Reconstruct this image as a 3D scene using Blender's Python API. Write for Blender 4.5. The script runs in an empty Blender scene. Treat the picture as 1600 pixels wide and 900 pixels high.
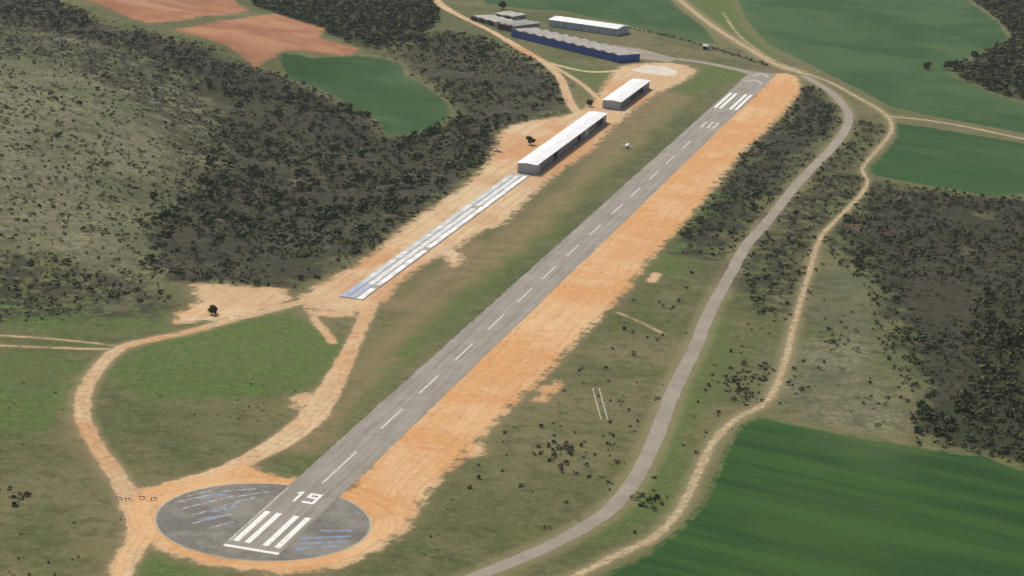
import bpy, bmesh, math, numpy as np, time
from mathutils import Vector, Matrix
T0=time.time()
rng=np.random.default_rng(7)
sc=bpy.context.scene
# ------------------------------------------------------------------ survey: plan points -> world metres
F=3600.0; RHO=math.radians(3.95); PIT=math.radians(15.0); H=250.0
R0=np.array([1,0,0.]); FW=np.array([0,math.cos(PIT),-math.sin(PIT)]); U0=np.array([0,math.sin(PIT),math.cos(PIT)])
AX=math.cos(RHO)*R0+math.sin(RHO)*U0; AD=math.sin(RHO)*R0-math.cos(RHO)*U0
def ray(u,v): return (u-800)*AX+(v-450)*AD+F*FW
def flat(u,v,z=0.0):
    d=ray(u,v); k=(z-H)/d[2]; return (d*k)[:2]
def vn(x,y,sc_,seed=0):
    x=np.asarray(x,float)/sc_; y=np.asarray(y,float)/sc_
    i=np.floor(x).astype(np.int64); j=np.floor(y).astype(np.int64); fx=x-i; fy=y-j
    fx=fx*fx*(3-2*fx); fy=fy*fy*(3-2*fy)
    def h(a,b):
        n=(a*73856093)^(b*19349663)^(seed*83492791+1013)
        n=(n^(n>>13))*1274126177; n=n&0x7fffffff; n=(n^(n>>11))&0xffff
        return n/65535.0
    return (h(i,j)*(1-fx)+h(i+1,j)*fx)*(1-fy)+(h(i,j+1)*(1-fx)+h(i+1,j+1)*fx)*fy
def fbm(P,wl,oc,seed,g_=.58):
    o=np.zeros(len(P)); a=1.0; t=0
    for k in range(oc):
        th=.7*k+.3; X=P[:,0]*math.cos(th)-P[:,1]*math.sin(th); Y_=P[:,0]*math.sin(th)+P[:,1]*math.cos(th)
        o+=a*vn(X+37*k,Y_,wl/2**k,seed+k); t+=a; a*=g_
    return .5+(o/t-.5)*.95
FAR=60.0
def sdpoly(P,poly,far=FAR):
    poly=np.asarray(poly,float); out=np.full(len(P),-far)
    lo=poly.min(0)-far; hi=poly.max(0)+far
    idx=np.nonzero((P[:,0]>lo[0])&(P[:,0]<hi[0])&(P[:,1]>lo[1])&(P[:,1]<hi[1]))[0]
    if len(idx)==0: return out
    X=P[idx,0]; Y=P[idx,1]; d2=np.full(len(idx),1e12); ins=np.zeros(len(idx),bool)
    n=len(poly)
    for a in range(n):
        x0,y0=poly[a]; x1,y1=poly[(a+1)%n]; dx=x1-x0; dy=y1-y0; L=dx*dx+dy*dy
        if L<1e-9: continue
        t=np.clip(((X-x0)*dx+(Y-y0)*dy)/L,0,1)
        d2=np.minimum(d2,(X-x0-t*dx)**2+(Y-y0-t*dy)**2)
        c=(y0>Y)!=(y1>Y)
        if dy!=0: ins^=c&(X<(dx*(Y-y0)/dy+x0))
    d=np.sqrt(d2); out[idx]=np.maximum(np.where(ins,d,-d),-far); return out
def sdline(P,pts,w,far=25.0,lat=None):
    pts=np.asarray(pts,float); out=np.full(len(P),-far)
    lo=pts.min(0)-far; hi=pts.max(0)+far
    sub=np.nonzero((P[:,0]>lo[0])&(P[:,0]<hi[0])&(P[:,1]>lo[1])&(P[:,1]<hi[1]))[0]
    Q=P[sub]; o=np.full(len(sub),-far); lt=np.zeros(len(sub)); ws=np.interp(np.linspace(0,1,len(pts)),np.linspace(0,1,len(np.atleast_1d(w))),np.atleast_1d(w))
    for a in range(len(pts)-1):
        x0,y0=pts[a]; x1,y1=pts[a+1]; dx=x1-x0; dy=y1-y0; L=dx*dx+dy*dy+1e-9; m=far
        k=np.nonzero((Q[:,0]>min(x0,x1)-m)&(Q[:,0]<max(x0,x1)+m)&(Q[:,1]>min(y0,y1)-m)&(Q[:,1]<max(y0,y1)+m))[0]
        if len(k)==0: continue
        X=Q[k,0]; Y=Q[k,1]; t=np.clip(((X-x0)*dx+(Y-y0)*dy)/L,0,1)
        d=np.sqrt((X-x0-t*dx)**2+(Y-y0-t*dy)**2); nv=(ws[a]*(1-t)+ws[a+1]*t)/2-d
        b=nv>o[k]; lt[k[b]]=(((X-x0)*dy-(Y-y0)*dx)/math.sqrt(L))[b]; o[k]=np.maximum(o[k],nv)
    out[sub]=o
    if lat is not None:
        s=o>-3; lat[0][sub[s]]=np.where(o[s]>lat[1][sub[s]],lt[s],lat[0][sub[s]]); lat[1][sub[s]]=np.maximum(lat[1][sub[s]],o[s])
    return out
def sstep(x,a,b):
    t=np.clip((x-a)/(b-a),0,1); return t*t*(3-2*t)
HILL=np.array([flat(*p) for p in [(-500,505),(60,500),(250,490),(300,432),(450,440),(560,395),(640,335),(735,262),(760,205),(850,170),(840,110),(760,60),(690,40),(640,-60),(560,-200),(-900,-200),(-900,505)]])
def height(P):
    P=np.asarray(P,float).reshape(-1,2); s=sdpoly(P,HILL,300.0)
    h=-6*sstep(s,0,50)+22*sstep(s,70,260)
    k=sstep(s,0,60)
    h=h+k*((vn(P[:,0],P[:,1],120,3)-.5)*20+(vn(P[:,0],P[:,1],45,4)-.5)*7)
    return h
def plan(pts):
    pts=[tuple(p) for p in pts]; out=np.array([flat(*p) for p in pts])
    for _ in range(8):
        h=height(out); out=np.array([flat(p[0],p[1],z) for p,z in zip(pts,h)])
    return out
def smooth(W,closed=False,step=5.0):
    W=np.asarray(W); n=len(W); o=[]
    for i in range(n if closed else n-1):
        g=(lambda k:W[k%n]) if closed else (lambda k:W[min(max(k,0),n-1)])
        p0,p1,p2,p3=g(i-1),g(i),g(i+1),g(i+2); m=max(1,int(np.linalg.norm(p2-p1)/step))
        for q in range(m):
            t=q/m; o.append(.5*((2*p1)+(-p0+p2)*t+(2*p0-5*p1+4*p2-p3)*t*t+(-p0+3*p1-3*p2+p3)*t**3))
    if not closed: o.append(W[-1])
    return np.array(o)
# runway frame
PA=plan([(531,730)])[0]; PB=plan([(1073,226)])[0]
S=(PB-PA)/np.linalg.norm(PB-PA); RT=np.array([S[1],-S[0]]); HD=-math.atan2(S[0],S[1])
def st(u,v):
    p=plan([(u,v)])[0]-PA; return float(p@S),float(p@RT)
def rw(s,t): return PA+S*s+RT*t
s0=st(392,861)[0]; s1=st(1190,113)[0]; HW=8.8
padL,padR=plan([(250,795),(575,832)]); PADC=(padL+padR)/2; PADR=np.linalg.norm(padR-padL)/2
# ------------------------------------------------------------------ features
P_=lambda l,c=True: smooth(plan(l),c,12.0)
dirt_polys=[
 plan([(1180,150),(1205,116),(1228,114),(1245,120),(1252,133),(1243,152),(1218,183),(1182,216),(1152,248),(1120,285),(1090,325),(1055,362),(1012,408),(975,455),(935,498),(885,548),(845,592),(800,632),(755,680),(728,706),(700,735),(672,765),(650,800),(628,830),(590,855),(548,880),(490,893),(420,895),(350,884),(290,866),(240,850),(205,858),(190,910),(165,910),(190,862),(205,830),(195,790),(215,770),(260,755),(320,742),(380,722),(430,745),(540,770),(620,680),(760,540),(900,400),(1040,270),(1110,205)]),
 P_([(470,462),(520,435),(560,412),(600,382),(640,348),(690,316),(738,280),(768,245),(782,212),(802,196),(850,186),(900,176),(930,156),(948,128),(975,103),(1045,98),(1085,108),(1070,125),(1020,150),(980,180),(950,206),(925,234),(880,264),(840,297),(805,330),(790,348),(750,362),(712,388),(665,412),(620,446),(590,478),(540,490),(480,480)]),
 P_([(300,445),(350,445),(440,450),(455,470),(400,490),(340,500),(278,505),(275,490),(312,472)]),
 P_([(480,485),(555,486),(556,494),(490,495)]),
 P_([(460,620),(490,612),(500,625),(480,640),(458,636)]),
 P_([(715,700),(735,690),(755,695),(760,708),(735,715)]),
 P_([(840,612),(868,594),(876,598),(850,628),(838,628)]),
 P_([(690,392),(712,386),(722,408),(708,416)]),
]
trk=[ # points, width(s), greyness
 ([(205,790),(193,760),(172,728),(146,690),(130,650),(130,622),(142,592),(165,562),(192,542),(240,530),(300,517),(360,500),(420,485),(480,470),(540,465)],[7,5.6,5.4,5.4,4.8,4.6,5,6],.2),
 ([(205,790),(250,765),(300,750),(350,735),(410,707),(450,682),(487,652),(515,608),(538,565),(560,520),(573,490),(580,470)],[6,6,9,10,8,6,5.5,7],0),
 ([(490,497),(505,515),(520,535)],[4,3.5],0),
 ([(212,790),(222,830),(205,862),(185,905)],[9,6],0),
 ([(-80,520),(0,524),(90,530),(180,540)],[1.5],.7),([(-80,536),(80,543),(190,546)],[1.8],.7),
 ([(660,-20),(690,8),(725,28),(770,50),(815,78),(848,96),(875,122),(890,158),(905,180)],[9,5,5,6],.1),
 ([(790,60),(850,95),(900,125),(930,150),(940,165)],[3.5],.2),
 ([(850,96),(920,112),(990,108)],[4,6],.2),
 ([(890,905),(960,870),(1020,840),(1060,800),(1090,740),(1115,690),(1150,655),(1200,625),(1225,570),(1240,510),(1260,440),(1280,375),(1300,350),(1340,310),(1355,285),(1348,262),(1370,235),(1390,210),(1392,190),(1375,172),(1340,152),(1300,130),(1260,115),(1215,100)],[2.7,2.2,2.0,2.6],.9),
 ([(1392,182),(1450,188),(1520,200),(1600,217),(1700,235)],[3],.9),
 ([(1040,-20),(1062,0),(1110,38),(1160,70),(1215,102),(1260,116)],[4.5,5],.8),
 ([(1130,20),(1155,55),(1205,92),(1262,112)],[1.5],.9),
 ([(1018,440),(1026,428)],[4],0),
 ([(965,488),(1000,503),(1038,522)],[.9],.8),
]
trk=[(smooth(plan(a),False,6.0),w,gr) for a,w,gr in trk]
road_c=smooth(plan([(700,925),(740,903),(790,882),(850,857),(910,825),(960,790),(1000,735),(1030,670),(1055,605),(1085,545),(1110,485),(1140,430),(1165,385),(1200,345),(1235,300),(1270,262),(1303,228),(1323,198),(1325,178),(1310,155),(1285,135),(1255,118)]),False,5.0)
scuff=[(smooth(plan([(1045,150),(985,205),(930,262),(860,325),(790,385),(720,435),(650,500),(590,550)]),False,10),[26,22,15,14,9,6]),
       (smooth(plan([(560,590),(600,545),(650,490),(705,425),(722,402)]),False,8),[9,7,5]),
       (smooth(plan([(610,560),(540,630),(500,670),(470,700)]),False,10),[6,9]),
       (smooth(plan([(180,760),(120,700),(110,640),(130,590)]),False,10),[4]),
       (smooth(plan([(560,470),(620,480),(680,440),(760,380)]),False,10),[12,8])]
verge=[(road_c,[11]),(trk[9][0],[7]),(trk[0][0],[8]),(trk[10][0],[6]),(trk[11][0],[14])]
crops=[ # poly, tone
 (plan([(1185,652),(1260,668),(1350,685),(1450,702),(1540,715),(1600,735),(1750,765),(1750,1000),(880,1000),(940,903),(1010,868),(1066,825),(1098,790),(1117,750),(1137,700),(1158,666)]),0.0),
 (plan([(1400,192),(1450,199),(1600,224),(1750,250),(1750,312),(1600,302),(1550,307),(1500,298),(1440,288),(1368,275),(1360,262),(1387,235),(1402,212)]),.45),
 (plan([(1140,-40),(1165,30),(1200,68),(1260,98),(1300,118),(1350,143),(1390,166),(1450,180),(1600,208),(1750,232),(1750,180),(1600,162),(1540,142),(1490,120),(1478,104),(1530,85),(1575,60),(1560,35),(1510,0),(1490,-60)]),.8),
 (plan([(730,-40),(760,6),(830,15),(880,17),(975,38),(1085,66),(1120,68),(1098,42),(1055,10),(1020,-40)]),.8),
 (P_([(440,100),(490,93),(560,87),(620,98),(640,122),(680,145),(702,165),(690,192),(650,210),(605,210),(590,188),(550,165),(500,140),(450,118)]),.7),
 (plan([(-300,-20),(-50,-15),(60,-8),(80,-40),(-300,-60)]),.8)]
reds=[plan([(268,46),(330,36),(430,21),(505,44),(500,60),(562,77),(540,88),(450,96),(400,104),(355,82)]),
      plan([(108,-10),(200,-30),(345,-20),(388,16),(300,30),(232,36),(170,15)])]
greens=[P_([(450,755),(500,700),(600,600),(720,480),(850,360),(950,265),(1080,150),(1165,118),(1100,104),(1060,150),(1000,196),(930,260),(870,316),(810,375),(740,440),(690,480),(640,525),(585,580),(550,625),(510,690),(460,735),(380,765)]),
 P_([(175,590),(225,542),(330,512),(450,490),(510,515),(545,545),(520,590),(470,610),(350,625),(240,620)]),
 P_([(-100,560),(100,560),(140,580),(110,640),(60,670),(-100,650)]),
 P_([(0,470),(120,480),(260,490),(250,515),(100,515),(0,505)]),
 P_([(1130,-30),(1160,40),(1210,90),(1190,80),(1130,40),(1080,0)]),
 P_([(850,90),(920,105),(960,120),(940,135),(890,115)]),
 P_([(990,770),(1050,650),(1100,540),(1130,500),(1110,580),(1080,680),(1030,790),(940,840)]),
 P_([(1030,400),(1120,300),(1180,250),(1100,370),(1040,430)]),
 P_([(210,895),(230,860),(300,880),(340,905),(210,930)])]
pales=[P_([(-300,40),(60,45),(150,60),(260,100),(320,160),(340,210),(300,290),(240,340),(220,400),(250,440),(160,440),(60,400),(-300,420)]),
 P_([(1290,400),(1370,440),(1390,520),(1420,600),(1410,680),(1260,655),(1215,620),(1245,530),(1270,420)])]
scrubs=[P_([(-300,-20),(60,0),(130,25),(250,58),(330,80),(400,110),(450,120),(500,145),(560,170),(600,210),(650,212),(704,190),(706,160),(680,130),(640,110),(620,90),(660,60),(700,50),(760,65),(820,90),(860,120),(888,165),(850,178),(800,192),(778,208),(762,240),(735,268),(685,306),(640,340),(590,376),(550,404),(500,436),(450,448),(350,438),(300,440),(262,436),(240,400),(228,370),(262,330),(305,290),(322,260),(345,205),(325,150),(275,105),(200,75),(120,55),(0,30),(-300,20)]),
 P_([(1250,136),(1290,150),(1302,180),(1280,215),(1240,255),(1205,297),(1165,340),(1132,378),(1100,400),(1065,395),(1085,352),(1130,292),(1180,232),(1228,182)]),
 P_([(1360,288),(1440,298),(1600,314),(1800,330),(1800,770),(1600,725),(1540,705),(1440,688),(1420,650),(1440,600),(1410,540),(1385,460),(1330,400),(1315,370),(1340,322)])]
halfscrub=[P_([(1195,345),(1250,290),(1340,190),(1382,200),(1348,262),(1350,285),(1290,350),(1270,400),(1250,490),(1200,500),(1170,450),(1160,420)]),
 P_([(-300,400),(0,390),(120,420),(230,430),(260,480),(100,500),(-300,520)]),
 P_([(-300,0),(60,15),(180,60),(300,110),(345,180),(330,250),(280,300),(240,200),(120,110),(-300,80)])]
woods=[P_([(400,2),(440,-30),(640,-40),(680,20),(665,48),(620,68),(570,76),(510,50),(430,20)]),
 P_([(1512,-5),(1562,30),(1580,60),(1535,87),(1482,102),(1495,120),(1545,142),(1600,160),(1800,190),(1800,-60),(1480,-60)]),
 P_([(1520,500),(1570,455),(1800,440),(1800,760),(1600,722),(1500,690),(1430,670),(1430,645),(1500,620),(1530,560)])]
# ------------------------------------------------------------------ ground sheet
a_f=np.linspace(-.34,.34,760); a_o=np.geomspace(.36,6,16)
A=np.concatenate([-a_o[::-1],a_f,a_o])
Yf=np.geomspace(560,2350,960); Y=np.concatenate([np.linspace(5,550,14),Yf,np.geomspace(2400,30000,22)])
nx,ny=len(A),len(Y)
YY,AA=np.meshgrid(Y,A,indexing='ij'); PX=np.stack([(AA*YY).ravel(),YY.ravel()],1)
Z=height(PX)
Z=Z*(1-sstep(PX[:,1],2400,3500))
V=np.concatenate([PX,Z[:,None]],1).astype(np.float32)
ii=(np.arange(ny-1)[:,None]*nx+np.arange(nx-1)[None,:]).ravel()
Fc=np.stack([ii,ii+1,ii+nx+1,ii+nx],1).astype(np.int32)
def np_mesh(name,V,Fc,smoothf=False):
    me=bpy.data.meshes.new(name); k=Fc.shape[1]
    me.vertices.add(len(V)); me.vertices.foreach_set('co',V.astype(np.float32).ravel())
    me.loops.add(Fc.size); me.loops.foreach_set('vertex_index',Fc.ravel())
    me.polygons.add(len(Fc)); me.polygons.foreach_set('loop_start',np.arange(0,Fc.size,k,dtype=np.int32))
    me.polygons.foreach_set('use_smooth',np.full(len(Fc),smoothf)); me.update(calc_edges=True); return me
me=np_mesh('ground',V,Fc,True)
ground=bpy.data.objects.new('ground',me); sc.collection.objects.link(ground)
def mx(l): 
    o=l[0]
    for q in l[1:]: o=np.maximum(o,q)
    return o
def addattr(me,n,a,dom='POINT'):
    at=me.attributes.new(n,'FLOAT',dom); at.data.foreach_set('value',np.asarray(a,np.float32))
lat=[(PX-PA)@RT,np.full(len(PX),-3.0)]
rad=np.hypot(PX[:,0]-PADC[0],PX[:,1]-PADC[1])
lat[0]=np.where(rad<PADR+12,rad,lat[0])
sd_dirtp=mx([sdpoly(PX,p,25) for p in dirt_polys]); sd_trk=np.full(len(PX),-25.0); grey=np.zeros(len(PX))
for p,w,gr in trk:
    q=sdline(PX,p,w,lat=lat); grey=np.where((q>sd_trk)&(q>-6),gr,grey); sd_trk=np.maximum(sd_trk,q)
grey=np.where(sd_dirtp>sd_trk-1,0,grey)
padd=PADR+7-rad
for n,a in dict(sd_dirt=np.maximum(sd_dirtp,padd),sd_trk=sd_trk,lat=lat[0],grey=grey,sd_strip=sdpoly(PX,dirt_polys[0],25)).items(): addattr(me,n,a)
sd_crop=mx([sdpoly(PX,p,25) for p,_ in crops]); tone=np.zeros(len(PX))
for p,t in crops: tone=np.where(sdpoly(PX,p,25)>-20,t,tone)
for n,a in dict(sd_crop=sd_crop,tone=tone,sd_red=mx([sdpoly(PX,p,25) for p in reds]),
  sd_scrub=mx([sdpoly(PX,p) for p in scrubs]),sd_half=mx([sdpoly(PX,p) for p in halfscrub]),sd_wood=mx([sdpoly(PX,p) for p in woods]),
  sd_green=mx([sdpoly(PX,p) for p in greens]),sd_pale=mx([sdpoly(PX,p) for p in pales]),
  sd_scuff=mx([sdline(PX,p,w) for p,w in scuff]),sd_verge=mx([sdline(PX,p,w) for p,w in verge]),
  nL=fbm(PX,130,5,61),nM=fbm(PX,28,4,71),nK=fbm(PX,48,5,81),nQ=fbm(PX,12,3,91,.7)).items(): addattr(me,n,a)
# ------------------------------------------------------------------ node helpers
class M:
    def __init__(s,name,rough=.9,spec=.2):
        s.m=bpy.data.materials.new(name); s.m.use_nodes=True; s.nt=s.m.node_tree; s.b=s.nt.nodes['Principled BSDF']
        s.b.inputs['Roughness'].default_value=rough; s.b.inputs['Specular IOR Level'].default_value=spec
        s.tc=s.nt.nodes.new('ShaderNodeTexCoord'); s.obj=s.tc.outputs['Object']
    def N(s,t): return s.nt.nodes.new(t)
    def L(s,a,b):
        if hasattr(a,'is_output'): s.nt.links.new(a,b)
        else: b.default_value=a
    def math(s,op,a,b=0.0,c=False):
        n=s.N('ShaderNodeMath'); n.operation=op; n.use_clamp=c; s.L(a,n.inputs[0]); s.L(b,n.inputs[1]); return n.outputs[0]
    def mix(s,f,a,b):
        n=s.N('ShaderNodeMix'); n.data_type='RGBA'; s.L(f,n.inputs[0])
        s.L(a if hasattr(a,'is_output') else (*a,1),n.inputs[6]); s.L(b if hasattr(b,'is_output') else (*b,1),n.inputs[7]); return n.outputs[2]
    def noise(s,scale,det=3,rough=.55,vec=None):
        n=s.N('ShaderNodeTexNoise'); n.inputs['Scale'].default_value=scale; n.inputs['Detail'].default_value=det; n.inputs['Roughness'].default_value=rough
        s.L(vec or s.obj,n.inputs['Vector']); return n.outputs[0]
    def attr(s,name):
        n=s.N('ShaderNodeAttribute'); n.attribute_name=name; return n.outputs['Fac']
    def mr(s,v,a,b,c=0,d=1,smooth=True):
        n=s.N('ShaderNodeMapRange'); n.interpolation_type='SMOOTHSTEP' if smooth else 'LINEAR'
        s.L(v,n.inputs[0]); s.L(a,n.inputs[1]); s.L(b,n.inputs[2]); s.L(c,n.inputs[3]); s.L(d,n.inputs[4]); return n.outputs[0]
    def mapv(s,scale=(1,1,1),rot=0.0):
        n=s.N('ShaderNodeMapping'); n.inputs['Scale'].default_value=scale
        if rot:
            r=s.N('ShaderNodeMapping'); r.inputs['Rotation'].default_value=(0,0,rot); s.L(s.obj,r.inputs['Vector']); s.L(r.outputs[0],n.inputs['Vector'])
        else: s.L(s.obj,n.inputs['Vector'])
        return n.outputs[0]
    def comb(s,x,y,z=0.0):
        n=s.N('ShaderNodeCombineXYZ'); s.L(x,n.inputs[0]); s.L(y,n.inputs[1]); s.L(z,n.inputs[2]); return n.outputs[0]
    def mask(s,att,amp,w,nz,off=0.0):
        v=s.math('ADD',s.attr(att),s.math('MULTIPLY',s.math('SUBTRACT',nz,.5),2*amp))
        return s.mr(s.math('ADD',v,off),-w,w)
    def mul(s,a,b): return s.math('MULTIPLY',a,b)
    def scale(s,col,f):
        n=s.N('ShaderNodeVectorMath'); n.operation='SCALE'; s.L(col,n.inputs[0]); s.L(f,n.inputs[3]); return n.outputs[0]
    def out(s,c): s.L(c if hasattr(c,'is_output') else (*c,1),s.b.inputs['Base Color']); return s.m
    def bump(s,h,st_,dist):
        n=s.N('ShaderNodeBump'); n.inputs['Strength'].default_value=st_; n.inputs['Distance'].default_value=dist; s.L(h,n.inputs['Height']); s.L(n.outputs[0],s.b.inputs['Normal'])
# ground material
g=M('ground_cover',.95,.1)
nL,nM,nK,nQ=[g.attr(k) for k in('nL','nM','nK','nQ')]
nF=g.noise(.35,4,.75); nE=g.noise(.13,4,.75); nS=g.noise(1.1,2,.7)
c=g.mix(g.mr(nL,.3,.7),(.088,.096,.034),(.142,.130,.060))
c=g.mix(g.mul(g.mr(nM,.42,.68),.65),c,(.060,.080,.022))
c=g.mix(g.mul(g.mr(nQ,.5,.75),.35),c,(.165,.142,.080))
c=g.mix(g.mul(g.mr(nF,.5,.62),.45),c,(.18,.16,.088))
c=g.mix(g.mul(g.mr(nE,.50,.60),.5),c,(.050,.060,.021))
hl_=g.mix(g.mr(nF,.42,.58),(.125,.124,.062),(.20,.185,.112)); hl_=g.mix(g.mul(g.mr(nE,.48,.58),.6),hl_,(.062,.074,.032)); hl_=g.mix(g.mul(g.mr(nK,.40,.66),.65),hl_,(.076,.086,.038))
c=g.mix(g.mul(g.mask('sd_pale',26,16,nM),.9),c,hl_)
grn=g.mix(g.mr(nF,.38,.62),(.050,.100,.016),(.092,.145,.032)); grn=g.mix(g.mul(g.mr(nM,.42,.68),.65),grn,(.098,.112,.042))
c=g.mix(g.mul(g.mask('sd_green',10,7,nM,2),g.mr(nE,.35,.6,1,.65)),c,grn)
c=g.mix(g.mul(g.mask('sd_verge',3,2.2,nE),.5),c,(.25,.21,.115))
c=g.mix(g.mul(g.mask('sd_scuff',7,6,nM,1),g.mr(nE,.38,.6,.4,.9)),c,(.215,.155,.085))
sp=g.mr(nF,.42,.58); sp2=g.mr(nE,.44,.58)
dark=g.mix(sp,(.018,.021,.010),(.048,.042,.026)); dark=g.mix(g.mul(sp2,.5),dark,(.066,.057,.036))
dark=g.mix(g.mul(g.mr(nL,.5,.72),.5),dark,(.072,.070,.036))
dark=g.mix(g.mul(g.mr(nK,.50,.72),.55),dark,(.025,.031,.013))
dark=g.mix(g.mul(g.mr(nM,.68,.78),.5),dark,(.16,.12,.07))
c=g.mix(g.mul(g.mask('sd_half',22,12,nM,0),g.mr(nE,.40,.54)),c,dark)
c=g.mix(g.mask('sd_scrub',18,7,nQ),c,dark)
c=g.mix(g.mul(g.mask('sd_wood',9,3,nE),.85),c,(.028,.036,.014))
c=g.mix(g.mul(g.mr(nS,.54,.68),.5),c,(.033,.041,.015))
e0,e1=plan([(1185,652),(1600,735)]); rot=-math.atan2(e1[1]-e0[1],e1[0]-e0[0])
rown=g.noise(1.0,3,.6,g.mapv((.005,.07,1),rot)); rown2=g.noise(1.0,2,.5,g.mapv((.02,.6,1),rot))
cr=g.mix(g.mr(rown,.36,.64),(.014,.052,.010),(.029,.082,.015))
cr=g.mix(g.mul(g.mr(nK,.45,.7),.35),cr,(.044,.094,.020))
cr2=g.mix(g.mr(nK,.35,.65),(.025,.070,.020),(.052,.100,.034))
cr=g.mix(g.attr('tone'),cr,cr2)
cr=g.mix(g.mul(g.mr(rown2,.5,.66),.26),cr,(.010,.036,.008))
cr=g.mix(g.mul(g.mr(nL,.60,.78),.45),cr,(.085,.110,.038))
cr=g.mix(g.mul(g.mr(nF,.5,.64),.18),cr,(.06,.10,.03))
c=g.mix(g.mask('sd_crop',1.5,7,nM,6),c,g.mix(.5,c,(.13,.13,.055)))
c=g.mix(g.mask('sd_crop',2.2,.8,nE),c,cr)
rd=g.mix(g.mr(nM,.3,.7),(.27,.115,.055),(.37,.185,.095)); rd=g.mix(g.mul(g.mr(rown2,.45,.6),.35),rd,(.22,.09,.045)); rd=g.mix(g.mul(g.mr(nK,.55,.75),.5),rd,(.37,.24,.14))
c=g.mix(g.mask('sd_red',5,1.5,nE),c,rd)
# dirt
la=g.attr('lat'); lan=g.math('ADD',la,g.mul(nM,7.0)); lan=g.math('ADD',lan,g.mul(nQ,1.5))
sn=g.noise(.75,2,.6,g.comb(lan,g.mul(nK,1.5)))
dt=g.mix(g.mr(nM,.3,.7),(.47,.315,.175),(.54,.40,.245))
dt=g.mix(g.mul(g.mr(nK,.45,.64),.85),dt,(.47,.235,.100))
so=g.mix(g.mr(nK,.36,.64),(.56,.345,.170),(.52,.265,.105)); so=g.mix(g.mul(g.mr(nM,.55,.74),.45),so,(.60,.42,.235))
dt=g.mix(g.mask('sd_strip',2,1,nE),dt,so)
dt=g.mix(g.attr('grey'),dt,g.mix(g.mr(nF,.4,.6),(.28,.235,.135),(.38,.325,.20)))
dt=g.mix(g.mul(g.mr(sn,.46,.62),.34),dt,(.34,.19,.095))
dt=g.mix(g.mul(g.mr(nF,.5,.62),.38),dt,(.62,.44,.26))
dt=g.mix(g.mul(g.mr(nE,.54,.64),.28),dt,(.31,.17,.08))
c=g.mix(g.mul(g.mask('sd_dirt',6,4,nE,2.5),.4),c,(.22,.16,.085))
c=g.mix(g.mul(g.mask('sd_trk',2.2,1.5,nE,1.0),.5),c,(.24,.18,.10))
c=g.mix(g.mask('sd_dirt',6.5,1.5,nE),c,dt)
c=g.mix(g.mul(g.mask('sd_trk',2.2,.6,nE),g.mr(nF,.33,.47,.5,1)),c,dt)
g.bump(g.math('ADD',nF,g.mul(nS,.3)),.4,.7)
me.materials.append(g.out(c))
# ------------------------------------------------------------------ generic mats
def asphalt(name,base,lo,streak=True):
    m=M(name,.85,.2)
    c=m.mix(m.mr(m.noise(.06,4,.7),.38,.62),[x*lo for x in base],base)
    if streak:
        n=m.noise(1,3,.65,m.mapv((.9,.012,1))); c=m.mix(m.mul(m.mr(n,.42,.6),.55),c,[x*1.3 for x in base])
        n=m.noise(1,3,.65,m.mapv((.3,.02,1))); c=m.mix(m.mul(m.mr(n,.5,.62),.45),c,[x*.64 for x in base])
        n=m.noise(1,3,.6,m.mapv((.03,.5,1))); c=m.mix(m.mul(m.mr(n,.56,.64),.28),c,[x*.7 for x in base])
    c=m.mix(m.mul(m.mr(m.noise(1.0,4,.75),.5,.66),.4),c,[x*1.35 for x in base])
    return m.out(c)
m_rwy=asphalt('worn_runway_asphalt',(.245,.222,.186),.78)
m_pad=asphalt('worn_pad_asphalt',(.195,.180,.152),.6,False)
m_road=asphalt('worn_road_asphalt',(.265,.232,.178),.82,False)
def plain(name,col,var=.8,sc_=.3,rough=.7,spec=.3):
    m=M(name,rough,spec); return m.out(m.mix(m.mr(m.noise(sc_,4,.65),.35,.65),[x*var for x in col],col))
def worn(name,col,under,lo=.42,hi=.5,sc_=.7):
    m=M(name,.8); return m.out(m.mix(m.mr(m.noise(sc_,4,.75),lo,hi),under,m.mix(m.noise(.2,2),[x*.85 for x in col],col)))
m_white=worn('runway_white_paint',(.76,.75,.70),(.3,.28,.25),.34,.46,1.2)
m_dash=worn('worn_white_paint',(.60,.58,.54),(.26,.24,.21),.38,.56,.8)
m_blue=worn('faded_blue_paint',(.18,.28,.46),(.18,.17,.15),.42,.56,.5)
m_palep=worn('faded_white_paint',(.36,.37,.37),(.18,.165,.14),.42,.6,.45)
def corr(name,col,dirty,period=1.0,axis='Y',dk=.35):
    m=M(name,.45,.4); sx=m.N('ShaderNodeSeparateXYZ'); m.L(m.obj,sx.inputs[0]); co=sx.outputs[axis]
    w=m.math('PINGPONG',co,period/2); e=m.mr(w,0,.12*period)
    c=m.mix(m.mr(m.noise(.25,4,.7),.4,.65),col,dirty); c=m.mix(m.mul(m.math('SUBTRACT',1.0,e),dk),c,[x*.55 for x in col])
    m.bump(w,.5,.1); return m.out(c)
m_roofw=corr('white_metal_roof',(.80,.80,.78),(.66,.66,.64),2.4)
m_sheet=corr('weathered_roof_sheet',(.50,.51,.50),(.36,.365,.36),1.2,'Y',.5)
m_sheet2=corr('pale_roof_sheet',(.64,.64,.62),(.48,.48,.46),1.2,'Y',.5)
m_wallw=corr('white_metal_wall',(.56,.56,.54),(.46,.45,.43),1.5)
m_wallb=corr('blue_metal_wall',(.03,.09,.36),(.025,.07,.27),3.0,'X')
m_roofg=corr('fibre_cement_roof',(.44,.40,.335),(.32,.285,.235),1.2,'X')
m_dark=plain('painted_shade_and_prop_black',(.03,.035,.04),.7)  # near-black colour paints the shade inside doorways; also the propeller's own colour
m_steel=plain('grey_steel',(.28,.29,.30),.8,1,.5)
m_door=corr('grey_hangar_door',(.17,.19,.22),(.12,.13,.15),1.0)
m_conc=plain('concrete',(.36,.325,.27),.75,.4,.9)
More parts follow.
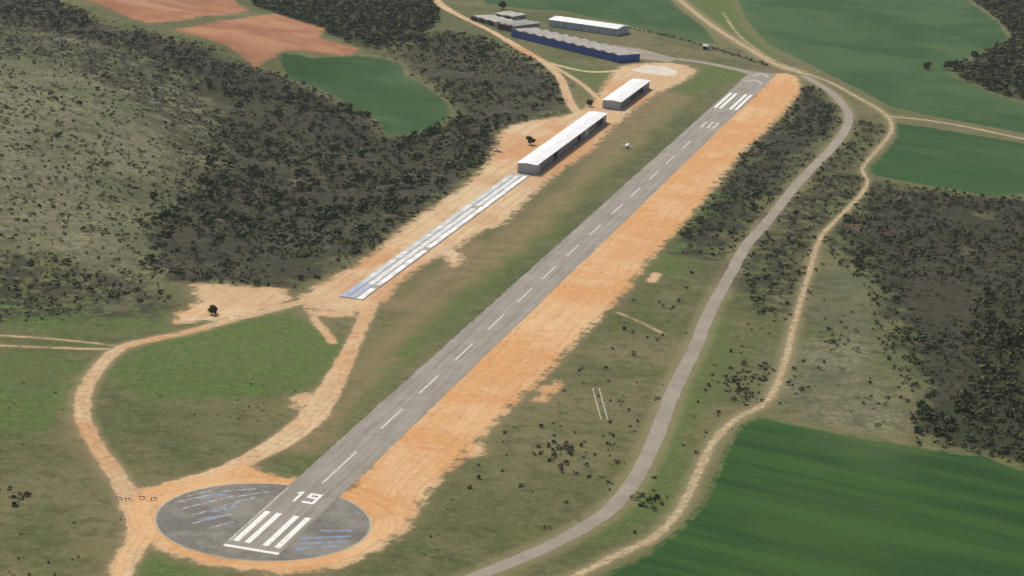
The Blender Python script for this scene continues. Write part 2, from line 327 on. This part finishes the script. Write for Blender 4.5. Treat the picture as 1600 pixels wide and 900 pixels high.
m_cpale=plain('pale_concrete',(.60,.53,.43),.8,.12,.9)
m_cold=plain('weathered_concrete',(.40,.37,.29),.7,.8,.9)
m_glass=plain('dark_glass',(.02,.025,.03),.8,1,.1,.6)
m_pwhite=plain('white_gloss_paint',(.78,.78,.77),.93,1,.3,.5)
m_hut=plain('dull_white_plaster',(.50,.49,.45),.85,1,.8)
m_redp=plain('red_paint',(.5,.04,.03),.8,1,.5)
m_rub=plain('rubber',(.02,.02,.02),.8,3,.9)
m_blu2=corr('pale_blue_sheet',(.30,.37,.46),(.24,.29,.37),1.2,'Y',.4)
m_bark=plain('bark',(.09,.065,.045),.6,3,.9)
# ------------------------------------------------------------------ object helpers
def link(o,par=None):
    sc.collection.objects.link(o)
    if par: o.parent=par
    return o
def meshobj(name,verts,faces,mat,par=None,smoothf=False):
    me=bpy.data.meshes.new(name); me.from_pydata([tuple(map(float,v)) for v in verts],[],faces); me.update()
    if smoothf: me.polygons.foreach_set('use_smooth',[True]*len(me.polygons))
    me.materials.append(mat); return link(bpy.data.objects.new(name,me),par)
def box(name,par,mat,x0,x1,y0,y1,z0,z1):
    v=[(x,y,z) for z in (z0,z1) for y in (y0,y1) for x in (x0,x1)]
    return meshobj(name,v,[(0,2,3,1),(4,5,7,6),(0,1,5,4),(2,6,7,3),(0,4,6,2),(1,3,7,5)],mat,par)
def empty(name,xy,rot=0,z=0):
    e=bpy.data.objects.new(name,None); e.location=(xy[0],xy[1],z); e.rotation_euler=(0,0,rot); e.empty_display_size=2; return link(e)
def at_rwy(o,z=0):
    o.location=(PA[0],PA[1],z); o.rotation_euler=(0,0,HD); return o
def quads(name,Q,mat,z,par=None):
    v=[];f=[]
    for q in Q:
        k=len(v); v+= [(a,b,z) for a,b in q]; f.append(tuple(range(k,k+len(q))))
    return meshobj(name,v,f,mat,par)
# ------------------------------------------------------------------ runway
sv_=np.arange(s0,s1,3.0); sv_=np.append(sv_,s1); e=rng.normal(0,.18,(len(sv_),2))
v=[];f=[]
for i,s_ in enumerate(sv_):
    v+=[(-HW+e[i,0],s_,.05),(HW+e[i,1],s_,.05)]
    if i: f.append((2*i-2,2*i-1,2*i+1,2*i))
runway=at_rwy(meshobj('runway',v,f,m_rwy))
q=[]
def rect(t,s,w,l): return [(t-w/2,s-l/2),(t+w/2,s-l/2),(t+w/2,s+l/2),(t-w/2,s+l/2)]
dx=[531,612,670,725,775,820,858,895,930,965,993,1022,1048,1073]
for i,x in enumerate(dx):
    s_=st(x,730-.93*(x-531))[0]; q.append(rect(0,s_,.8,33 if i==0 else 24))
at_rwy(quads('runway_centerline_marking',q,m_dash,.058))
sa=st(378,847)[0]; sb=st(431,801)[0]
at_rwy(quads('threshold_marking',[rect(t,(sa+sb)/2,1.8,sb-sa) for t in(-6.6,-3.0,2.6,6.3)]+[rect(0,s0+1.2,16.8,1.7)],m_white,.058))
def dig(ch,t,s,w,h,b,flip=1):
    R=[]
    def seg(x0,x1,y0,y1): R.append([(t+flip*x,s+flip*y) for x,y in((x0,y0),(x1,y0),(x1,y1),(x0,y1))])
    W=w/2;Hh=h/2
    if ch=='1': seg(-b/2,b/2,-Hh,Hh); R.append([(t+flip*x,s+flip*y) for x,y in((-b/2-1.1,Hh*.55),(-b/2,Hh*.62),(-b/2,Hh),(-b/2-1.1,Hh*.72))])
    if ch=='9': seg(W-b,W,-Hh,Hh); seg(-W,-W+b,0,Hh); seg(-W+b,W-b,Hh-b*1.5,Hh); seg(-W+b,W-b,0,b*1.5); seg(-W,W-b,-Hh,-Hh+b*1.5)
    if ch=='0': seg(W-b,W,-Hh,Hh); seg(-W,-W+b,-Hh,Hh); seg(-W+b,W-b,Hh-b*1.5,Hh); seg(-W+b,W-b,-Hh,-Hh+b*1.5)
    return R
sn_=st(479,778)[0]
at_rwy(quads('runway_number_19',dig('1',-2.7,sn_,1.6,9,.9)+dig('9',1.8,sn_,4.0,9,1.0),m_white,.058))
sf=st(1105,195)[0]
at_rwy(quads('runway_number_01',dig('0',3,sf,5,20,1.3,-1)+dig('1',-2.6,sf,2,20,1.3,-1),m_dash,.058))
sa2,sb2=st(1132,170)[0],st(1160,147)[0]
at_rwy(quads('threshold_marking',[rect(t,(sa2+sb2)/2,1.8,sb2-sa2) for t in(-6.4,-3.1,3.1,6.4)],m_white,.058))
sc2=st(1180,124)[0]
ch=[]
for dd in (-16,12):
    ch+= [[(-6,sc2+dd),(0,sc2+dd+12),(0,sc2+dd+15),(-6,sc2+dd+3)],[(6,sc2+dd),(6,sc2+dd+3),(0,sc2+dd+15),(0,sc2+dd+12)]]
at_rwy(quads('displaced_threshold_chevron',ch,m_dash,.058))
at_rwy(quads('runway_edge_line',[rect(-HW+.35,(s0+s0+52)/2+4,.4,50),],m_dash,.060))
n=96; pv=[(PADC[0],PADC[1],.03)]+[(PADC[0]+PADR*math.cos(a)*(1+.006*math.sin(7*a)),PADC[1]+PADR*math.sin(a)*(1+.006*math.cos(9*a)),.03) for a in np.linspace(0,2*math.pi,n,endpoint=False)]
meshobj('turning_pad',pv,[(0,1+i,1+(i+1)%n) for i in range(n)],m_pad)
rv=[];rf=[]
for i,a in enumerate(np.linspace(0,2*math.pi,n,endpoint=False)):
    for r in (PADR-.1,PADR+.4): rv.append((PADC[0]+r*math.cos(a),PADC[1]+r*math.sin(a),.036))
    j=(i+1)%n; rf.append((2*i,2*i+1,2*j+1,2*j))
meshobj('turning_pad_rim',rv,rf,m_cold)
def wstrip(pairs,w,z,name,mat):
    Q=[]
    for a,b in pairs:
        A_,B_=plan([a,b]); d=(B_-A_)/np.linalg.norm(B_-A_); nn=np.array([-d[1],d[0]])*w/2
        Q.append([A_-nn,B_-nn,B_+nn,A_+nn])
    return quads(name,Q,mat,z)
wstrip([((275,785),(345,770)),((285,795),(365,775)),((300,805),(385,783)),((300,818),(375,800)),((325,826),(365,815)),((345,768),(400,764)),((370,776),(420,768)),((290,776),(330,767)),((350,790),(400,777))],1.1,.042,'faded_pad_marking',m_palep)
wstrip([((315,780),(352,772)),((330,800),(372,791)),((468,842),(548,838)),((470,850),(545,846)),((462,858),(530,853)),((500,829),(552,830)),((310,812),(345,806))],1.5,.046,'faded_blue_pad_marking',m_blue)
wstrip([((926,606),(939,655)),((936,606),(949,655))],.45,.01,'concrete_strip',m_cold)
def ribbon(name,pts,w,z,mat,jit=.15):
    v=[];f=[];n=len(pts)
    for i in range(n):
        d=pts[min(i+1,n-1)]-pts[max(i-1,0)]; d=d/np.linalg.norm(d); nn=np.array([-d[1],d[0]])
        for k in (-1,-.34,.34,1):
            p=pts[i]+nn*(k*w/2+(rng.normal(0,jit) if abs(k)==1 else 0)); v.append((p[0],p[1],z))
        if i:
            for k in range(3): b=4*(i-1)+k; f.append((b,b+1,b+5,b+4))
    return meshobj(name,v,f,mat)
ribbon('road',road_c,5.4,.03,m_road)
tx=smooth(plan([(1058,92),(1100,98),(1150,108),(1185,118)]),False,5); ribbon('taxiway',tx,9,.035,m_road)
ap=plan([(940,68),(1000,76),(1060,92),(1045,97),(985,90)]); quads('apron',[ap],m_road,.03)
ap=plan([(985,110),(1010,101),(1040,104),(1060,112),(1052,119),(1010,115)]); quads('concrete_apron',[ap],m_cpale,.02)
# ------------------------------------------------------------------ foundation slab with roofing strips
s_a,t_a=st(567,469)
s_h0,t_h0=st(836,273); s_h1,t_h1=st(948,191)
tr=(t_h0+t_h1)/2; WH=10.0
slab=empty('hangar_foundation_slab',rw(s_a,t_a),HD); Ls=s_h0-3-s_a
box('slab',slab,m_conc,-WH,0,0,Ls,0,.25)
k=0
while k<Ls-6:
    for (a,b,mt) in ((-9.7,-7.0,m_sheet if rng.random()<.7 else m_sheet2),(-6.1,-3.6,m_sheet2),(-2.7,-.3,m_roofw if rng.random()<.7 else m_sheet2)):
        if k<22 and a<-6 : mt=m_blu2
        if rng.random()<.03: continue
        j=rng.normal(0,.1,3); box('roof_sheet',slab,mt,a+j[0],b+j[0],k+.03,k+5.98,.254,.32+abs(j[1])*.2)
    k+=6
def long_hangar(name,s_,t_,L,W,Hh,bay,open_side=True):
    e=empty(name,rw(s_,t_),HD)
    box('floor',e,m_conc,-W,.6,-.3,L+.3,0,.12)
    box('back_wall',e,m_wallw,-W,-W+.2,0,L,.12,Hh)
    box('end_wall_near',e,m_wallw,-W+.2,0,0,.2,.12,Hh); box('end_wall_far',e,m_wallw,-W+.2,0,L-.2,L,.12,Hh)
    nb=int(L/bay); b=L/nb
    for i in range(nb):
        box('column',e,m_steel,-.3,.05,.2+i*b,.6+i*b,.12,Hh-.5)
        r=rng.random(); y0=.6+i*b; y1=(i+1)*b+.2-(.4 if i==nb-1 else 0)
        if r<.6: box('hangar_door',e,m_door if r<.5 else m_wallw,-.28,-.12,y0,y1-.02,.12,Hh-.55)
        elif i: box('partition',e,m_steel,-W+.2,-.4,y0-.2,y0-.1,.12,Hh-.3)
    box('fascia',e,m_roofw,-.1,.12,.2,L-.2,Hh-.5,Hh)
    rz=Hh+.5; o=.5
    v=[(-W-o,-o,Hh),(-W/2,-o,rz),(o,-o,Hh),(-W-o,L+o,Hh),(-W/2,L+o,rz),(o,L+o,Hh)]
    v+=[(x,y,z+.14) for x,y,z in v]
    f=[(0,3,4,1),(1,4,5,2),(6,7,10,9),(7,8,11,10),(0,1,7,6),(1,2,8,7),(3,9,10,4),(4,10,11,5),(0,6,9,3),(2,5,11,8)]
    meshobj('roof',v,f,m_roofw,e)
    for yy in (0.02,L-.17): meshobj('gable',[(-W,yy,Hh),(0,yy,Hh),(-W/2,yy,rz-.02),(-W,yy+.15,Hh),(0,yy+.15,Hh),(-W/2,yy+.15,rz-.02)],[(0,1,2),(3,5,4)],m_wallw,e)
    return e
long_hangar('aircraft_hangar',s_h0,tr,s_h1-s_h0,WH,5.0,9)
s_c,t_c=st(969,172); s_d,t_d=st(1014,138)
long_hangar('aircraft_hangar',s_c,(t_c+t_d)/2,s_d-s_c,11,4.8,9)
def front_hangar(name,uL,uR,depth,Hh,wallm,roofm,nr,doorm,rh=1.2,vent=True):
    A_,B_=plan([uL,uR]); d=B_-A_; L=np.linalg.norm(d); ang=math.atan2(d[1],d[0]); e=empty(name,A_,ang)
    box('front_wall',e,wallm,0,L,0,.25,0,Hh); box('rear_wall',e,wallm,0,L,depth-.25,depth,0,Hh)
    box('side_wall_left',e,m_wallw,0,.25,.25,depth-.25,0,Hh); box('side_wall_right',e,wallm,L-.25,L,.25,depth-.25,0,Hh)
    w=L/nr
    if nr>1:
        v=[];f=[]
        for i in range(nr):
            x0=i*w;x1=(i+1)*w;k=len(v)
            for yy in(-.4,depth+.4): v+=[(x0,yy,Hh),(x0+w/2,yy,Hh+rh),(x1,yy,Hh)]
            f+=[(k,k+1,k+4,k+3),(k+1,k+2,k+5,k+4),(k,k+2,k+1),(k+3,k+4,k+5)]
        meshobj('roof',v,f,roofm,e)
    else:
        r=1.4;v=[(-.5,-.5,Hh),(L+.5,-.5,Hh),(-.5,depth/2,Hh+r),(L+.5,depth/2,Hh+r),(-.5,depth+.5,Hh),(L+.5,depth+.5,Hh)]
        meshobj('roof',v,[(0,1,3,2),(2,3,5,4),(0,2,4),(1,5,3),(0,4,5,1)],roofm,e)
    nd=max(3,int(L/13)) if L>20 else 1
    for i in range(nd):
        a=L*(i+.08)/nd; b=L*(i+.92)/nd
        box('hangar_door',e,doorm,a,b-.1,-.08,-.01,.05,Hh*.86)  # near-black panels here are doorway shade put into the colour, not door leaves
        if nd>1: box('door_frame',e,m_steel,b+.05,b+.3,-.12,-.01,.05,Hh*.86)
    return e
front_hangar('blue_hangar',(798,57),(966,98),20,5.0,m_wallb,m_roofg,11,m_wallb,1.3)
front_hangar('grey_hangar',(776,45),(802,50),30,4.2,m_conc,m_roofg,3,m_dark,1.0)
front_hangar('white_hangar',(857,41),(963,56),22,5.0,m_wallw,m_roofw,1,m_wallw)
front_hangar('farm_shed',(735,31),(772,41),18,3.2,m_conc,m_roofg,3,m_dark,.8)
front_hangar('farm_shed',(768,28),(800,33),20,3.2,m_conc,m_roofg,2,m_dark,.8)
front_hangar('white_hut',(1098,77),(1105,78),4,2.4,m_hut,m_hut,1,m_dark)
# ------------------------------------------------------------------ light aircraft and car
def loft(name,rings,mat,par,seg=12):
    v=[];f=[]
    for (y,z,rx,rz) in rings:
        for k in range(seg):
            a=2*math.pi*k/seg; v.append((rx*math.cos(a),y,z+rz*math.sin(a)))
    for i in range(len(rings)-1):
        for k in range(seg): f.append((i*seg+k,i*seg+(k+1)%seg,(i+1)*seg+(k+1)%seg,(i+1)*seg+k))
    f.append(tuple(range(seg))); f.append(tuple(reversed(range((len(rings)-1)*seg,len(rings)*seg))))
    return meshobj(name,v,f,mat,par,True)
def wheel(par,x,y,r,w):
    v=[];f=[];n=14
    for sx in(-w/2,w/2):
        for k in range(n): a=2*math.pi*k/n; v.append((x+sx,y+r*math.cos(a),r+r*math.sin(a)))
    for k in range(n): f.append((k,(k+1)%n,n+(k+1)%n,n+k))
    f+= [tuple(range(n)),tuple(range(n,2*n))]
    meshobj('wheel',v,f,m_rub,par)
def plane(xy,rot):
    e=empty('light_aircraft',xy,rot); e.scale=(.75,.75,.75)
    loft('fuselage',[(3.6,1.3,.12,.12),(3.4,1.3,.42,.42),(2.4,1.3,.55,.55),(1.2,1.55,.6,.78),(-.4,1.5,.58,.75),(-1.6,1.4,.4,.45),(-3.9,1.5,.12,.2)],m_pwhite,e)
    loft('windows',[(1.75,1.85,.5,.3),(1.2,1.95,.62,.34),(-.2,1.95,.6,.32),(-.6,1.85,.45,.25)],m_glass,e)
    def slab_(n,pts,z0,z1,m=m_pwhite): 
        k=len(pts); v=[(x,y,z0) for x,y in pts]+[(x,y,z1) for x,y in pts]
        meshobj(n,v,[tuple(reversed(range(k))),tuple(range(k,2*k))]+[(i,(i+1)%k,k+(i+1)%k,k+i) for i in range(k)],m,e)
    slab_('wing',[(-5.4,.1),(-5.2,-.2),(0,-.55),(5.2,-.2),(5.4,.1),(5.3,.85),(0,1.15),(-5.3,.85)],2.32,2.48)
    slab_('tailplane',[(-1.7,-3.9),(1.7,-3.9),(1.5,-3.2),(0,-2.95),(-1.5,-3.2)],1.5,1.58)
    v=[(x,y,z) for x in(-.05,.05) for y,z in((-2.7,1.6),(-3.5,2.8),(-4.0,2.8),(-4.1,1.5))]
    meshobj('fin',v,[(0,1,2,3),(7,6,5,4),(0,4,5,1),(1,5,6,2),(2,6,7,3)],m_pwhite,e)
    for sx in(-1,1):
        wheel(e,sx*1.1,.2,.25,.18)
        meshobj('wing_strut',[(sx*.5,.3,.95),(sx*.5,.45,.95),(sx*2.6,.45,2.33),(sx*2.6,.3,2.33)],[(0,1,2,3)],m_pwhite,e)
        meshobj('gear_leg',[(sx*.35,.1,.9),(sx*.35,.3,.9),(sx*1.05,.3,.25),(sx*1.05,.1,.25)],[(0,1,2,3)],m_pwhite,e)
    wheel(e,0,2.7,.22,.16); box('nose_leg',e,m_steel,-.05,.05,2.65,2.75,.4,.95)
    box('propeller_blade',e,m_dark,-.9,.9,3.62,3.66,1.22,1.38)
pp=plan([(980,231)])[0]; plane(pp,HD+math.radians(95))
def car(xy,rot,mat):
    e=empty('parked_car',xy,rot)
    prof=[(-2.1,.35),(-2.15,.8),(-1.9,.95),(-1.5,1.0),(-1.1,1.42),(.3,1.45),(.95,1.0),(1.9,.85),(2.12,.6),(2.1,.35)]
    k=len(prof); v=[(x*(.86 if z>1.1 else 1),y,z) for x in(-.85,.85) for y,z in prof]
    meshobj('body',v,[tuple(range(k)),tuple(reversed(range(k,2*k)))]+[(i,k+i,k+(i+1)%k,(i+1)%k) for i in range(k)],mat,e)
    meshobj('windscreen',[(-.66,.40,1.43),(.66,.40,1.43),(.78,.93,1.06),(-.78,.93,1.06)],[(0,1,2,3)],m_glass,e)
    for sx in(-1,1): meshobj('side_window',[(sx*.86,-1.2,1.05),(sx*.86,.8,1.05),(sx*.75,.25,1.38),(sx*.75,-1.0,1.38)],[(0,1,2,3)],m_glass,e)
    for x in(-.8,.8):
        for y in(-1.35,1.35): wheel(e,x,y,.33,.22)
car(plan([(778,237)])[0],1.2,m_pwhite)
for i,(u,vv) in enumerate([(186,780),(200,782),(222,779),(240,781)]):
    p=plan([(u,vv)])[0]; e_=empty('striped_barrier',p,.2*i)
    for j in range(4): box('board_%d'%j,e_,m_redp if j%2==0 else m_pwhite,-1+.5*j,-.5+.5*j,-.04,.04,.5,.85)
    box('post_1',e_,m_steel,-.8,-.72,-.3,.3,0,.5); box('post_2',e_,m_steel,.72,.8,-.3,.3,0,.5)
# ------------------------------------------------------------------ vegetation
def foliage(name,c1,c2,c3):
    m=M(name,.85,.1); t=m.attr('tint'); c=m.mix(m.mr(t,0,.6,0,1,False),c1,c2); c=m.mix(m.mr(t,.7,1,0,1,False),c,c3)
    s=m.attr('leaf'); return m.out(m.scale(c,m.mr(s,0,1,.6,1.5,False)))
m_bush=foliage('scrub_foliage',(.054,.062,.025),(.080,.084,.037),(.110,.092,.052))
m_olive=foliage('olive_shrub_foliage',(.074,.090,.034),(.105,.115,.050),(.145,.135,.075))
m_oak=foliage('oak_foliage',(.052,.070,.024),(.075,.093,.034),(.105,.115,.048))
def templates(K,nq,seed):
    r=np.random.default_rng(seed); out=[]
    for k in range(K):
        lumps=r.normal(0,.42,(6,3)); lumps[:,2]=np.abs(lumps[:,2])*.6+.3; rad=r.uniform(.35,.6,6)
        li=r.integers(0,6,nq); d=r.normal(0,1,(nq,3)); d[:,2]=np.abs(d[:,2])*.9; d/=np.linalg.norm(d,axis=1)[:,None]
        cpos=lumps[li]+d*(rad[li]*r.uniform(.7,1.05,nq))[:,None]; cpos[:,2]=np.clip(cpos[:,2],.05,None)
        a=r.normal(0,1,(nq,3)); a-= (a*d).sum(1)[:,None]*d*.8; a/=np.linalg.norm(a,axis=1)[:,None]
        b=np.cross(a,d); b/=np.linalg.norm(b,axis=1)[:,None]
        sz=r.uniform(.12,.27,nq)[:,None]*(40/nq)**.33
        q=np.stack([cpos-a*sz-b*sz*.8,cpos+a*sz*1.1-b*sz*.6,cpos+a*sz*.9+b*sz,cpos-a*sz*.7+b*sz*.9],1)
        out.append((q.reshape(-1,3),r.uniform(0,1,nq)))
    return out
TP=templates(10,48,11); TS=templates(10,20,12)
def mass(name,P,R,mat,zs=.85,TPs=None):
    TPs=TPs or TP
    n=len(P); h=height(P); nq=len(TPs[0][1])
    k=rng.integers(0,len(TPs),n); T=np.stack([t[0] for t in TPs])[k]; leaf=np.stack([t[1] for t in TPs])[k]
    a=rng.uniform(0,2*math.pi,n); ca,sa_=np.cos(a)[:,None],np.sin(a)[:,None]
    X=(T[:,:,0]*ca-T[:,:,1]*sa_)*R[:,None]+P[:,0,None]; Yv=(T[:,:,0]*sa_+T[:,:,1]*ca)*R[:,None]+P[:,1,None]
    Zv=T[:,:,2]*R[:,None]*zs*rng.uniform(.8,1.25,n)[:,None]+h[:,None]-.05
    Vv=np.stack([X,Yv,Zv],2).reshape(-1,3); Ff=np.arange(len(Vv),dtype=np.int32).reshape(-1,4)
    me=np_mesh(name,Vv,Ff); addattr(me,'tint',np.repeat(rng.uniform(0,1,n),nq),'FACE'); addattr(me,'leaf',leaf.ravel(),'FACE')
    me.materials.append(mat); o=bpy.data.objects.new(name,me); link(o); return o
def free(P,m=1.0):
    ok=np.ones(len(P),bool)
    for p in dirt_polys: ok&=sdpoly(P,p,25)<-m
    for p,w,_ in trk: ok&=sdline(P,p,w)<-m
    for p,_ in crops: ok&=sdpoly(P,p,25)<-m
    for p in reds: ok&=sdpoly(P,p,25)<-m
    ok&=sdline(P,road_c,6)<-m
    ok&=np.hypot(P[:,0]-PADC[0],P[:,1]-PADC[1])>PADR+6
    q=P-PA; s_=q@S; t_=q@RT; ok&=~((np.abs(t_)<HW+2+m)&(s_>s0-5)&(s_<s1+30))
    return ok
def sample(polys,dens,clump=35,thr=.35,seed=0,inset=0,m=1.0):
    out=[]
    for p in polys:
        lo=p.min(0);hi=p.max(0); lo=np.maximum(lo,[-620,480]); hi=np.minimum(hi,[700,2600]); n=int((hi[0]-lo[0])*(hi[1]-lo[1])*dens)
        Q=rng.uniform(lo,hi,(n,2)); Q=Q[sdpoly(Q,p)>inset]; c_=vn(Q[:,0],Q[:,1],clump,seed)*.6+vn(Q[:,0],Q[:,1],clump*.3,seed+1)*.4
        Q=Q[rng.uniform(0,1,len(Q))<sstep(c_,thr-.12,thr+.22)]; out.append(Q)
    Q=np.concatenate(out); return Q[free(Q,m)]
def Rd(n,lo,hi,p=2.2): return lo+(hi-lo)*rng.uniform(0,1,n)**p
Q=sample(scrubs,.095,45,.28,5,-9); mass('scrub_bushes',Q,Rd(len(Q),.4,1.6),m_bush,.75,TS)
Q=sample(scrubs,.016,45,.40,5,-2); mass('scrub_bushes',Q,Rd(len(Q),1.2,2.8,1.7),m_oak)
Q=sample([scrubs[0]],.007,60,.48,9,0); mass('oak_bushes',Q,Rd(len(Q),2.0,3.9,1.5),m_oak,1.0)
Q=sample(woods[:2],.035,40,.15,12,-2,2); mass('woodland_trees',Q,Rd(len(Q),1.5,4.0,1.3),m_oak,1.1)
Q=sample(woods[2:],.035,25,.30,12,-2,2); mass('woodland_trees',Q,Rd(len(Q),1.2,3.3,1.4),m_oak,1.0)
Q=sample([halfscrub[0]],.06,30,.30,21,-3); mass('scrub_bushes',Q,Rd(len(Q),.4,2.0,2.0),m_bush,.8,TS)
Q=sample([halfscrub[1]],.035,30,.36,23,0); mass('scrub_bushes',Q,Rd(len(Q),.4,1.7),m_bush,.8,TS)
big=[plan([(-200,20),(300,70),(340,250),(230,450),(100,500),(-200,510)]),plan([(640,860),(760,700),(900,560),(1060,390),(1100,410),(1080,520),(1040,620),(990,740),(900,820),(700,900)]),
 plan([(1150,520),(1240,400),(1290,400),(1420,600),(1420,680),(1190,640),(1080,720),(1010,840),(930,880),(1030,760),(1080,640)]),
 plan([(-100,560),(120,560),(120,650),(190,780),(190,900),(-100,950)]),plan([(160,600),(480,600),(480,640),(380,700),(230,750),(170,680)])]
Q=sample([big[0]],.065,50,.22,31,0); mass('hillside_shrubs',Q,Rd(len(Q),.3,1.5,2.0),m_olive,.7,TS)
Q=sample([big[0]],.007,50,.38,33,0); mass('hillside_bushes',Q,Rd(len(Q),.8,2.3,2.0),m_bush)
Q=sample(big[1:3],.030,30,.42,41,0); mass('sparse_bushes',Q,Rd(len(Q),.2,1.3,3),m_bush,.8,TS)
Q=sample(big[3:],.025,30,.45,51,0); mass('sparse_bushes',Q,Rd(len(Q),.2,.75,3),m_olive,.8,TS)
cl=[(1160,598,30,7),(1305,530,14,4),(1180,585,20,5),(880,710,22,5),(1150,610,20,5),(1000,775,14,5),(1170,660,10,4),(20,770,7,3),(900,690,8,5)]
pts=[]
for u,v_,n_,r_ in cl:
    c0=plan([(u,v_)])[0]; pts.append(c0+rng.normal(0,r_,(n_,2))*[1,1.6])
Q=np.concatenate(pts); Q=Q[free(Q,.5)]; mass('roadside_bushes',Q,Rd(len(Q),.5,1.6,1.6),m_bush)
hl=smooth(plan([(980,44),(1030,55),(1085,68),(1130,82),(1200,103)]),False,3.0); Q=hl+rng.normal(0,.6,hl.shape); mass('hedge',Q,Rd(len(Q),.7,1.6,1),m_oak,1.1)
def tree(name,xy,Ht,seed):
    r=np.random.default_rng(seed); z0=float(height([xy])[0]); e=empty(name,xy,0,z0-.1)
    v=[];f=[]
    def limb(a,b,ra,rb,n=7):
        a=Vector(a);b=Vector(b); q=(b-a).to_track_quat('Z','Y'); k=len(v)
        for p,rr in((a,ra),((a+b)/2+Vector(r.normal(0,.08,3)),(ra+rb)/2),(b,rb)):
            for i in range(n): w=2*math.pi*i/n; v.append(tuple(p+q@Vector((rr*math.cos(w),rr*math.sin(w),0))))
        for j in range(2):
            for i in range(n): f.append((k+j*n+i,k+j*n+(i+1)%n,k+(j+1)*n+(i+1)%n,k+(j+1)*n+i))
    limb((0,0,0),(0,0,Ht*.35),Ht*.05,Ht*.035); ends=[(0,0,Ht*.65)]
    for i in range(11):
        a=i*2.4; rr=Ht*r.uniform(.15,.42); t=(rr*math.cos(a),rr*math.sin(a),Ht*r.uniform(.28,.72)); ends.append(t); limb((0,0,Ht*r.uniform(.15,.33)),t,Ht*.025,Ht*.008,5)
    meshobj('trunk_and_limbs',v,f,m_bark,e)
    vv=[];ff=[];lf=[]
    for t in ends:
        rad=Ht*r.uniform(.14,.24)
        for _ in range(75):
            d=Vector(r.normal(0,1,3)).normalized(); p=Vector(t)+d*rad*r.uniform(.5,1.1); a=(Vector(r.normal(0,1,3))).normalized(); a=(a-d*a.dot(d)*.7).normalized(); b=a.cross(d).normalized(); sz=Ht*r.uniform(.03,.055)
            k=len(vv); vv+= [tuple(p-a*sz-b*sz),tuple(p+a*sz-b*sz),tuple(p+a*sz+b*sz),tuple(p-a*sz+b*sz)]; ff.append((k,k+1,k+2,k+3)); lf.append(r.random())
    o=meshobj('crown',vv,ff,m_oak,e); addattr(o.data,'leaf',lf,'FACE'); addattr(o.data,'tint',[r.random()*.6]*len(lf),'FACE')
for i,(u,v_,ht) in enumerate([(332,491,4.2),(828,226,5.5),(921,166,5),(1447,108,6),(1482,109,8),(1522,92,7),(670,26,7),(240,310,4),(785,14,7)]):
    tree('holm_oak_tree',plan([(u,v_)])[0],ht,100+i)
# ------------------------------------------------------------------ thin haze (a real body of air over the site)
hm=bpy.data.materials.new('haze'); hm.use_nodes=True; hn=hm.node_tree; hn.nodes.clear()
ho=hn.nodes.new('ShaderNodeOutputMaterial'); hs=hn.nodes.new('ShaderNodeVolumeScatter'); hs.inputs['Color'].default_value=(.92,.95,1,1); hs.inputs['Density'].default_value=2.8e-5; hs.inputs['Anisotropy'].default_value=.2
hn.links.new(hs.outputs[0],ho.inputs['Volume'])
hz=box('haze',None,hm,-4000,4000,-400,9000,-60,420)
# ------------------------------------------------------------------ light, sky, camera
EL=math.radians(50); sd=Vector((-.55,.83,0)).normalized()*math.cos(EL)+Vector((0,0,math.sin(EL)))
sun=bpy.data.lights.new('sun','SUN'); sun.energy=3.9; sun.angle=math.radians(.5); sun.color=(1,.945,.84)
so_=bpy.data.objects.new('sun',sun); so_.rotation_euler=(-sd).to_track_quat('-Z','Y').to_euler(); so_.location=(0,0,400); link(so_)
w=bpy.data.worlds.new('World'); sc.world=w; w.use_nodes=True; nt=w.node_tree
sk=nt.nodes.new('ShaderNodeTexSky'); sk.sky_type='NISHITA'; sk.sun_disc=False; sk.sun_elevation=EL; sk.sun_rotation=math.atan2(sd.x,sd.y); sk.dust_density=3.0
nt.links.new(sk.outputs[0],nt.nodes['Background'].inputs[0]); nt.nodes['Background'].inputs[1].default_value=.11
cam=bpy.data.cameras.new('camera'); cam.sensor_width=36; cam.lens=36*F/1600; cam.clip_start=1; cam.clip_end=60000
co=bpy.data.objects.new('camera',cam); link(co)
mt=Matrix((( AX[0],-AD[0],-FW[0],0),(AX[1],-AD[1],-FW[1],0),(AX[2],-AD[2],-FW[2],H),(0,0,0,1))); co.matrix_world=mt
sc.camera=co
sc.view_settings.view_transform='Standard'; sc.view_settings.look='None'; sc.view_settings.exposure=0
